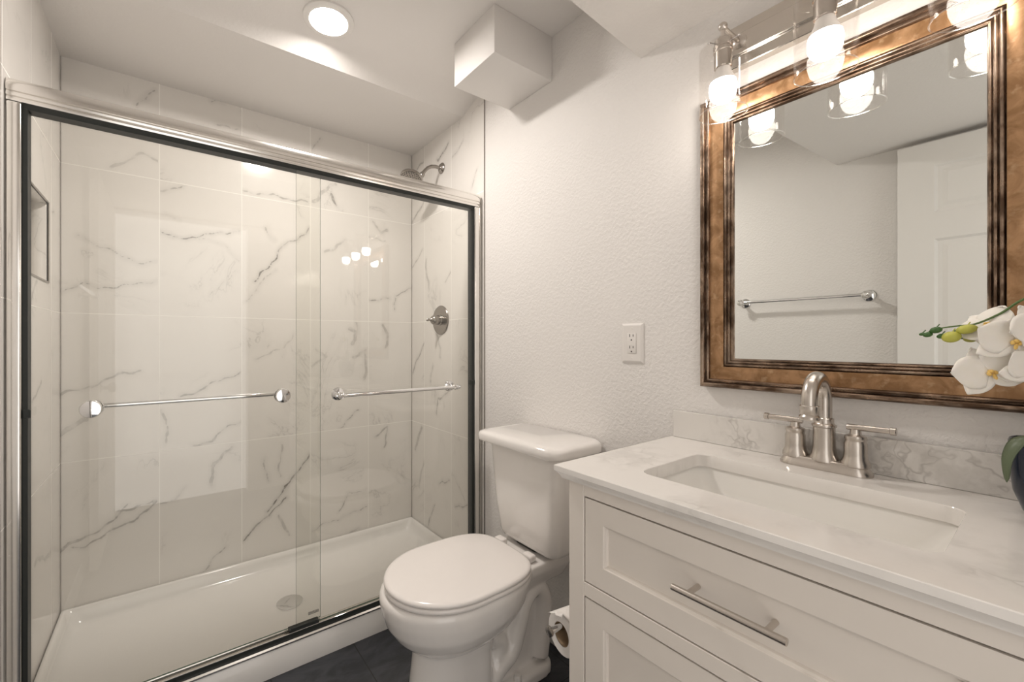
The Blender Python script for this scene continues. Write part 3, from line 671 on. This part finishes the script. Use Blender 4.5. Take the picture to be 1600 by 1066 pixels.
# counter with cut-out, ogee edge below
KX, KY0, KY1, KZ = .733, -.056, .674, .915
SX0, SX1, SY0, SY1 = .842, 1.108, .092, .528
def counter():
    mb = MB()
    n = 8
    inner = rrect(SX0, SX1, SY0, SY1, .028, KZ, n)
    # outer loop with matching count: project inner points outward to the rectangle
    m = len(inner); x0, x1, y0, y1 = KX, XW-.0015, KY0, KY1
    cx, cy = (SX0+SX1)/2, (SY0+SY1)/2
    outer = []
    q = m//4
    corners = [(x1, y1), (x0, y1), (x0, y0), (x1, y0)]
    for c in range(4):
        cc = corners[c]; pts = inner[c*q:(c+1)*q]
        for i, p in enumerate(pts):
            f = i/(q-1)
            # first half slides along one edge, second along the other
            if c in (0, 2):
                ex = (cc[0], p[1]) ; ey = (p[0], cc[1])
            else:
                ex = (p[0], cc[1]); ey = (cc[0], p[1])
            if i == q//2: o = cc
            elif f < .5: o = (ex[0]+(cc[0]-ex[0])*2*f, ex[1]+(cc[1]-ex[1])*2*f)
            else: o = (cc[0]+(ey[0]-cc[0])*(2*f-1), cc[1]+(ey[1]-cc[1])*(2*f-1))
            outer.append((o[0], o[1], KZ))
    def inset(L, d, z, back=True):
        out = []
        for x, y, _ in L:
            nx = min(max(x, x0+d), x1); ny = min(max(y, y0+d), y1-d); out.append((nx, ny, z))
        return out
    rings = [[(x, y, KZ-.020) for x, y, z in inner], [(x, y, KZ-.0015) for x, y, z in inner],
             [(x+(cx-x)*-.006, y+(cy-y)*-.004, KZ) for x, y, z in inner],
             inset(outer, .0015, KZ), inset(outer, 0, KZ-.0015), inset(outer, 0, KZ-.013),
             inset(outer, .002, KZ-.0145), inset(outer, .006, KZ-.019), inset(outer, .010, KZ-.024), inset(outer, .012, KZ-.028), inset(outer, .012, KZ-.0295)]
    mb.loft(rings, False, False)
    # underside ring closing
    a = [(x, y, KZ-.0295) for x, y, z in inset(outer, .012, 0)]; bb = [(x, y, KZ-.0295) for x, y, z in inner]; c = [(x, y, KZ-.020) for x, y, z in inner]
    mb.loft([a, bb, c], False, False)
    o = mb.build('countertop', M['counter'], angle=30)
    tag(o, 'white marble-look quartz countertop with rectangular sink cut-out on the vanity cabinet', 'countertop')
    return o
ct = counter()
sp = MB().box((XW-.020, KY0, KZ+.0003), (XW-.0015, .668, KZ+.078), .0012, 1).build('backsplash', M['splash'])
tag(sp, 'grey-veined marble-look backsplash strip along the wall behind the faucet', 'backsplash')

def sink():
    s = thing('sink', 'white rectangular undermount sink set into the countertop', 'sink', ((SX0+SX1)/2, (SY0+SY1)/2, .78))
    mb = MB()
    e = .006
    R = [rrect(SX0-.02, SX1+.02, SY0-.02, SY1+.02, .03, KZ-.0310, 6), rrect(SX0-.02, SX1+.02, SY0-.02, SY1+.02, .03, KZ-.0298, 6),
         rrect(SX0-e+.001, SX1+e-.001, SY0-e+.001, SY1+e-.001, .030, KZ-.0298, 6), rrect(SX0-.003, SX1+.003, SY0-.003, SY1+.003, .030, KZ-.036, 6),
         rrect(SX0+.005, SX1-.006, SY0+.020, SY1-.030, .035, KZ-.075, 6), rrect(SX0+.014, SX1-.014, SY0+.045, SY1-.070, .045, KZ-.118, 6),
         rrect(SX0+.035, SX1-.035, SY0+.085, SY1-.110, .05, KZ-.135, 6), rrect(SX0+.10, SX1-.10, SY0+.17, SY1-.18, .03, KZ-.139, 6)]
    mb.loft(R, cap0=False)
    b = part(mb, 'basin', M['sink'], s, angle=50)
    md = b.modifiers.new('thickness', 'SOLIDIFY'); md.thickness = .008; md.offset = -1
    part(MB().lathe([(.022, 0), (.021, .003), (.016, .004), (.001, .0045)], ((SX0+SX1)/2, (SY0+SY1)/2, KZ-.139), 'z', 28), 'drain', M['chrome'], s)
    mb = MB().lathe([(.012, 0), (.0115, -.002), (.001, -.002)], (SX0+.0085, .31, KZ-.058), 'x', 20)
sink()

# ------------------------------------------------------------------ faucet
fx, fy, fz = 1.205, .306, KZ+.0004
fa = thing('faucet', 'brushed nickel two-handle gooseneck faucet standing on the counter behind the sink', 'faucet', (fx, fy, fz))
mb = MB()
def stad(l, w, z):   # rounded base plan, long in y
    return rrect(fx-w, fx+w, fy-l, fy+l, min(w, l)*.98, z, 8)
mb.loft([stad(.081, .028, fz), stad(.081, .028, fz+.004), stad(.078, .0255, fz+.010), stad(.0735, .0225, fz+.018), stad(.071, .020, fz+.0215), stad(.069, .018, fz+.0225)])
part(mb, 'base_plate', M['nickel'], fa, angle=50)
part(MB().lathe([(.0265, .018), (.0260, .024), (.0225, .032), (.0202, .045), (.0196, .080), (.0196, .092), (.0220, .094), (.0220, .098), (.0190, .100), (.0172, .104), (.0172, .112), (.0150, .114)], (fx, fy, fz), 'z', 32), 'spout_body', M['nickel'], fa)
pts = [(fx, fy, fz+.112), (fx, fy, fz+.150)]
R_ = .0485; cz = fz+.156
for i in range(0, 15):
    a = PI*i/14*1.03; pts.append((fx-R_+R_*math.cos(a), fy, cz+R_*math.sin(a)))
lx_, lz_ = pts[-1][0], pts[-1][2]
pts.append((lx_+.001, fy, lz_-.010))
part(MB().tube(pts, .0142, 22), 'spout', M['nickel'], fa)
part(MB().lathe([(.0148, .012), (.0165, .010), (.0165, -.006), (.0152, -.008), (.0165, -.010), (.0180, -.012), (.0180, -.017), (.0165, -.019), (.012, -.019), (.011, -.014)], (lx_+.001, fy, lz_-.014), 'z', 28), 'aerator', M['nickel'], fa)
for s in (-1, 1):
    hy = fy+s*.0525
    part(MB().lathe([(.0245, .018), (.0240, .026), (.0205, .034), (.0192, .044), (.0192, .066), (.0175, .070), (.0175, .074), (.0185, .076), (.0178, .082), (.010, .086), (.0085, .096)], (fx, hy, fz), 'z', 30), 'handle_body', M['nickel'], fa)
    ez = fz+.100
    pts = [(fx, hy-s*.014, ez), (fx, hy-s*.012, ez), (fx, hy+s*.052, ez+.001), (fx, hy+s*.053, ez+.001), (fx, hy+s*.061, ez+.001), (fx, hy+s*.062, ez+.001)]
    part(MB().tube(pts, [.0058, .0066, .0062, .0080, .0080, .0068], 18), 'lever', M['nickel'], fa)

# ------------------------------------------------------------------ toilet paper on a holder
th_ = thing('toilet_paper_holder', 'chrome post holding the paper roll beside the vanity cabinet', 'toilet paper holder', (.92, .69, .49))
px, py_, pz_ = .800, .711, .484
axd = Vector((math.cos(math.radians(-9)), math.sin(math.radians(-9)), 0))
c0 = Vector((px, py_, pz_))
def onax(k, dz=0): return tuple(c0+axd*k+Vector((0, 0, dz)))
part(MB().tube([onax(-.034, .008), onax(.125, .008)], .0085, 18).tube([onax(.12, .008), (px+.118, CY1+.004, pz_+.008)], .007, 14), 'post', M['chrome'], th_)
part(MB().tube([onax(-.040, .008), onax(-.039, .008), onax(-.033, .008), onax(-.032, .008)], [.0105, .012, .012, .0105], 24), 'end_cap', M['gun'], th_)
part(MB().lathe([(.022, .0005), (.022, .006), (.010, .009)], (px+.118, CY1, pz_+.008), 'y', 24), 'mount', M['chrome'], th_)
rl = thing('toilet_paper_roll', 'white toilet paper roll with torn loose end hanging beside the vanity cabinet', 'toilet paper', tuple(c0))
mt = Matrix.Translation(c0+Vector((0, 0, -.0100))) @ Matrix.Rotation(math.radians(-9), 4, 'Z')
mb = MB(); n = 48
def pr_ring(r, x): return [(x, r*math.cos(2*PI*j/n), r*math.sin(2*PI*j/n)) for j in range(n)]
mb.loft([pr_ring(.0275, 0), pr_ring(.0490, 0), pr_ring(.0505, .002), pr_ring(.0505, .100), pr_ring(.0490, .102), pr_ring(.0275, .102)], False, False, mat=mt)
part(mb, 'paper', M['paper'], rl)
part(MB().loft([pr_ring(.0273, .001), pr_ring(.0273, .101), pr_ring(.0262, .101), pr_ring(.0262, .001), pr_ring(.0273, .001)], False, False, mat=mt), 'cardboard_core', M['card'], rl)
# loose torn sheet folded over the top
mb = MB(); nx, ns = 14, 12; vs = []
for i in range(nx+1):
    for j in range(ns+1):
        x = -.020+.122*i/nx; a = math.radians(118 - 62*(1-j/ns) - 14*(j/ns)**2*math.sin(i*1.7+.4))
        r = .0512 + .013*(j/ns)**1.5 + .0022*math.sin(i*1.9+j)*(j/ns)
        vs.append((x + .006*math.sin(j*1.3)*(j/ns), r*math.cos(a), r*math.sin(a)))
fs = [(i*(ns+1)+j, (i+1)*(ns+1)+j, (i+1)*(ns+1)+j+1, i*(ns+1)+j+1) for i in range(nx) for j in range(ns)]
mb.add(vs, fs, mat=mt)
ls = part(mb, 'loose_sheet', M['paper'], rl); md = ls.modifiers.new('thickness', 'SOLIDIFY'); md.thickness = .0006

# ------------------------------------------------------------------ toilet
TY = 1.143
tl = thing('toilet', 'white two-piece toilet with closed lid between the shower curb and the vanity', 'toilet', (.9, TY, 0))
def egg(xf, xb, hw, z, n=48, back=2.6, front=2.0, yoff=0.0, xw=.42):
    # egg outline: widest at xw of the length, blunter at the back
    pts = []; xm = xf+(xb-xf)*xw if True else 0
    for i in range(n):
        a = 2*PI*i/n; c, s = math.cos(a), math.sin(a)
        if c > 0: e = back; L = xb-xm
        else: e = front; L = xm-xf
        cc = math.copysign(abs(c)**(2/e), c); ss = math.copysign(abs(s)**(2/e), s)
        pts.append((xm+L*cc, TY+yoff+hw*ss, z))
    return pts
bowl = MB()
S = [(.610, .880, .100, .000), (.604, .885, .106, .006), (.604, .885, .106, .020), (.612, .885, .100, .10), (.624, .885, .094, .20), (.630, .900, .095, .250),
     (.620, .920, .110, .257), (.592, .960, .138, .276), (.564, .99, .160, .304), (.540, 1.02, .176, .340), (.526, 1.04, .184, .382), (.522, 1.05, .187, .412), (.525, 1.05, .185, .426), (.533, 1.05, .178, .432)]
bowl.loft([egg(a, b, h, z, back=(4 if z < .252 else 2.6), xw=(.5 if z < .252 else .42)) for a, b, h, z in S])
# rear deck
bowl.loft([rrect(.93, 1.225, TY-.075, TY+.075, .03, .330), rrect(.93, 1.23, TY-.10, TY+.10, .03, .372), rrect(.93, 1.235, TY-.115, TY+.115, .03, .400), rrect(.93, 1.235, TY-.118, TY+.118, .03, .432)])
# rear body, trapway bulges, foot
bowl.loft([rrect(.86, 1.14, TY-.045, TY+.045, .03, .01), rrect(.86, 1.15, TY-.048, TY+.048, .03, .20), rrect(.86, 1.18, TY-.05, TY+.05, .03, .35)])
bowl.loft([rrect(.85, 1.165, TY-.088, TY+.088, .05, .0), rrect(.85, 1.165, TY-.088, TY+.088, .05, .030), rrect(.86, 1.155, TY-.080, TY+.080, .05, .042)])
for s in (-1, 1):
    yy_ = TY+s*.052
    def cr(P, k=6):
        out = []
        for i in range(len(P)-1):
            p0 = Vector(P[max(0, i-1)]); p1 = Vector(P[i]); p2 = Vector(P[i+1]); p3 = Vector(P[min(len(P)-1, i+2)])
            for j in range(k):
                t = j/k; out.append(tuple(.5*((2*p1)+(p2-p0)*t+(2*p0-5*p1+4*p2-p3)*t*t+(3*p1-p0-3*p2+p3)*t**3)))
        out.append(P[-1]); return out
    path = cr([(.86, yy_, .05), (.91, yy_, .10), (.97, yy_, .135), (1.00, yy_, .20), (1.03, yy_, .285), (1.085, yy_, .32), (1.125, yy_, .27), (1.125, yy_, .18), (1.11, yy_, .06)])
    bowl.tube(path, .034, 18)
    path = cr([(.84, yy_-s*.01, .245), (.90, yy_-s*.01, .20), (.93, yy_-s*.01, .17), (.90, yy_-s*.01, .10)])
    bowl.tube(path, .030, 18)
bo = part(bowl, 'bowl', M['china'], tl, angle=180)
rm = bo.modifiers.new('fuse', 'REMESH'); rm.mode = 'VOXEL'; rm.voxel_size = .0055; rm.use_smooth_shade = True
sm = bo.modifiers.new('soften', 'SMOOTH'); sm.factor = .6; sm.iterations = 7
for s in (-1, 1):
    part(MB().lathe([(.014, .036), (.014, .050), (.011, .058), (.001, .060)], (.985, TY+s*.074, 0), 'z', 24), 'bolt_cap', M['china'], tl)
# seat and lid
SB = 1.018
def seat_ring(xf, xb, hw, z): return egg(xf-.012, xb-.012, hw, z, 64, 3.6, 2.0, xw=.44, yoff=-.008)
part(MB().loft([seat_ring(.553, SB, .176, .4345), seat_ring(.548, SB+.003, .181, .438), seat_ring(.548, SB+.003, .181, .448), seat_ring(.552, SB, .178, .4505)]), 'seat', M['seat'], tl, angle=60)
part(MB().loft([seat_ring(.552, SB, .178, .4525), seat_ring(.546, SB+.003, .183, .456), seat_ring(.546, SB+.003, .183, .463), seat_ring(.551, SB-.001, .179, .4675), seat_ring(.562, SB-.010, .169, .4695), seat_ring(.66, .93, .08, .4710)]), 'lid', M['seat'], tl, angle=60)
for s in (-1, 1):
    part(MB().box((1.020, TY+s*.075-.022, .4335), (1.052, TY+s*.075+.022, .458), .007, 3), 'hinge', M['seat'], tl)
# tank
tk = MB()
def tank_ring(x0, x1, y0, y1, r, z): return rrect(x0, x1, y0, y1, r, z, 7)
tk.loft([tank_ring(1.085, 1.225, 1.00, 1.250, .03, .445), tank_ring(1.070, 1.24, .985, 1.268, .038, .455), tank_ring(1.062, 1.248, .977, 1.276, .042, .475), tank_ring(1.050, 1.25, .957, 1.292, .045, .60), tank_ring(1.036, 1.252, .936, 1.306, .048, .812)])
part(tk, 'tank', M['china'], tl, angle=50)
def lid_ring(g, z):
    pts = rrect(1.006-g, 1.256, .908-g, 1.336+g, .045, z, 7)
    return [(x - .012*max(0, (abs(y-TY)-.02)/.2)*(1 if x < 1.1 else 0)*(0 if abs(y-TY) > .19 else 1), y, zz) for x, y, zz in pts]
tk = MB().loft([lid_ring(-.012, .8125), lid_ring(-.002, .8145), lid_ring(0, .820), lid_ring(0, .838), lid_ring(-.004, .846), lid_ring(-.014, .851), lid_ring(-.03, .8525)])
part(tk, 'tank_lid', M['china'], tl, angle=60)
part(MB().box((1.09, TY-.05, .4335), (1.20, TY+.05, .4455), .004, 2), 'tank_gasket', M['dark'], tl, 'dark gasket under the tank')

# ------------------------------------------------------------------ towel bar on the opposite wall (seen in the mirror)
tb = thing('towel_bar', 'chrome towel bar on the opposite wall reflected in the mirror', 'towel bar', (XL, .82, 1.42))
bx = XL+.062
part(MB().tube([(bx, .552, 1.427), (bx, 1.100, 1.427)], .0085, 18), 'bar', M['chrome'], tb)
for y in (.552, 1.100):
    part(MB().lathe([(.028, .0002), (.028, .004), (.022, .010), (.012, .016), (.010, .045), (.016, .052), (.020, .062), (.017, .074), (.004, .079)], (XL, y, 1.427), 'x', 28), 'bracket', M['chrome'], tb)

# ------------------------------------------------------------------ orchid in a dark pot
OX, OY = 1.175, -.006
oc = thing('potted_orchid', 'white orchid in a glossy dark navy pot at the right end of the counter', 'plant', (OX, OY, KZ))
part(MB().lathe([(.040, .0006), (.045, .004), (.055, .035), (.0595, .075), (.060, .118), (.0585, .122), (.056, .120), (.055, .108), (.001, .105)], (OX, OY, KZ), 'z', 48), 'pot', M['pot'], oc)
part(MB().lathe([(.0545, .106), (.03, .112), (.001, .113)], (OX, OY, KZ), 'z', 24, False), 'potting_mix', M['bark'], oc)
def leaf(path, wid, nm='leaf'):
    # blade along a path, creased mid-rib
    P = [Vector(p) for p in path]; n = 18; mb = MB(); vs = []
    def at(t):
        k = t*(len(P)-1); i = min(int(k), len(P)-2); f = k-i
        p0, p1, p2, p3 = P[max(0, i-1)], P[i], P[i+1], P[min(len(P)-1, i+2)]
        return .5*((2*p1)+(p2-p0)*f+(2*p0-5*p1+4*p2-p3)*f*f+(3*p1-p0-3*p2+p3)*f**3)
    side0 = Vector((.55, .83, 0)).normalized()
    m = 6
    for i in range(n+1):
        t = i/n; p = at(t); d = (at(min(1, t+.02))-at(max(0, t-.02))).normalized()
        sd = (side0 - d*side0.dot(d)).normalized(); nn = d.cross(sd)
        wv = wid*(math.sin(PI*min(1, (t*.92+.06)))**.55)*(.55+.45*t if t < .6 else .82*(1-(t-.6)/.4*.35)/.82*.82)
        if i == n: wv *= .15
        for j in range(m+1):
            u = j/m*2-1; vs.append(tuple(p+sd*u*wv+nn*abs(u)*wv*.22))
    fs = [(i*(m+1)+j, i*(m+1)+j+1, (i+1)*(m+1)+j+1, (i+1)*(m+1)+j) for i in range(n) for j in range(m)]
    mb.add(vs, fs); o = part(mb, nm, M['leaf'], oc, angle=180)
    md = o.modifiers.new('thickness', 'SOLIDIFY'); md.thickness = .0018; return o
leaf([(OX-.005, OY+.004, KZ+.105), (OX-.03, OY+.022, KZ+.132), (OX-.058, OY+.045, KZ+.130), (OX-.068, OY+.058, KZ+.098), (OX-.070, OY+.058, KZ+.058)], .0125)
leaf([(OX, OY-.010, KZ+.105), (OX-.01, OY-.05, KZ+.15), (OX-.02, OY-.10, KZ+.155), (OX-.03, OY-.15, KZ+.13)], .026)
leaf([(OX+.005, OY, KZ+.105), (OX+.02, OY-.03, KZ+.17), (OX+.02, OY-.06, KZ+.21)], .022)
# arching flower stem
stem = [(OX, OY, KZ+.11), (OX+.012, OY-.004, KZ+.20), (OX+.012, OY-.012, KZ+.30), (OX-.01, OY-.004, KZ+.345), (1.135, .03, 1.270), (1.132, .060, 1.245), (1.125, .085, 1.229), (1.121, .105, 1.226), (1.12, .125, 1.222), (1.12, .142, 1.214)]
def smooth(P, k=6):
    out = []
    for i in range(len(P)-1):
        p0 = Vector(P[max(0, i-1)]); p1 = Vector(P[i]); p2 = Vector(P[i+1]); p3 = Vector(P[min(len(P)-1, i+2)])
        for j in range(k):
            t = j/k; out.append(tuple(.5*((2*p1)+(p2-p0)*t+(2*p0-5*p1+4*p2-p3)*t*t+(3*p1-p0-3*p2+p3)*t**3)))
    out.append(P[-1]); return out
sp_ = smooth(stem)
part(MB().tube(sp_, [.0026-.0017*i/len(sp_) for i in range(len(sp_))], 10), 'flower_stem', M['stem'], oc)
for (x, y, z), r, el, mt_ in (((1.118, .111, 1.207), .0105, 1.15, 'bud_yellow'), ((1.119, .094, 1.220), .0085, 1.5, 'bud_yellow'), ((1.12, .129, 1.2195), .0062, 1.3, 'bud_dark'), ((1.12, .139, 1.2115), .0050, 1.3, 'bud_dark'), ((1.12, .1225, 1.2085), .0048, 1.3, 'bud_dark'), ((1.12, .1455, 1.2125), .0032, 1.4, 'bud_dark')):
    mb = MB().sphere((0, 0, 0), r, 16, 10, scale=(1, el, .92), mat=Matrix.Translation((x, y, z)) @ Matrix.Rotation(-.25, 4, 'X'))
    mb.tube([(x, y, z+r*.6), (x+.001, y-.004, z+r+.004)], .0008, 6)
    part(mb, 'flower_bud', M[mt_], oc, 'yellow-green bud' if mt_ == 'bud_yellow' else 'small dark green bud')

def flower(c, facing, roll, size, droop=0.0):
    """phalaenopsis bloom: three sepals, two broad petals, a yellow lip"""
    f = Vector(facing).normalized(); up = Vector((0, 0, 1)); up = (up-f*up.dot(f)).normalized(); sd = up.cross(f)
    B = Matrix((sd, up, f)).transposed().to_4x4(); B.translation = Vector(c)
    B = B @ Matrix.Rotation(roll, 4, 'Z') @ Matrix.Scale(size, 4)
    body = MB()
    def petal(ang, length, width, power, cup, ruffle=.03, base=.10):
        vs = []; n, m = 12, 8
        for i in range(n+1):
            t = math.sin(PI/2*i/n); wv = width*max(0, 1 - abs(2*min(1, t**power)-1)**2.3)**.5*1.05+ .03*(1-t)
            for j in range(m+1):
                u = j/m*2-1
                x = u*wv; y = base+t*length*(1-.10*u*u)
                z = cup*(t**2) - .10*u*u*wv + ruffle*math.sin(u*4+t*6+ang)*t
                ca, sa = math.cos(ang), math.sin(ang)
                vs.append((x*ca-y*sa, x*sa+y*ca, z))
        fs = [(i*(m+1)+j, i*(m+1)+j+1, (i+1)*(m+1)+j+1, (i+1)*(m+1)+j) for i in range(n) for j in range(m)]
        body.add(vs, fs, mat=B)
    for a in (0, 2.2, -2.2): petal(a, .90, .30, .85, -.12, .02, 0)
    B = B @ Matrix.Translation((0, 0, .03))
    for a in (1.25, -1.25): petal(a, .95, .52, .75, .06, .035, 0)
    o = part(body, 'flower', M['petal'], oc, 'white orchid flower', angle=180)
    md = o.modifiers.new('thickness', 'SOLIDIFY'); md.thickness = .0005
    L = MB().sphere((0, .02, .08), .085, 14, 8, scale=(.8, .8, 1.3), mat=B)
    for a in (.9, -.9): L.sphere((math.sin(a)*.10, -.04, .10), .075, 12, 8, scale=(.7, 1.0, .9), mat=B)
    L.sphere((0, -.16, .12), .09, 12, 8, scale=(.55, 1.2, .4), mat=B)
    part(L, 'flower_lip', M['lip'], o, 'yellow orchid lip')
flower((1.115, .070, 1.148), (-.80, -.45, .15), .35, .050)
flower((1.112, .045, 1.198), (-.85, -.45, .10), -.2, .049)
flower((1.128, .072, 1.226), (-.75, .25, .45), .9, .040)
flower((1.118, .018, 1.222), (-.75, -.60, .15), .5, .046)
flower((1.120, .026, 1.150), (-.70, -.60, .05), -.6, .044)
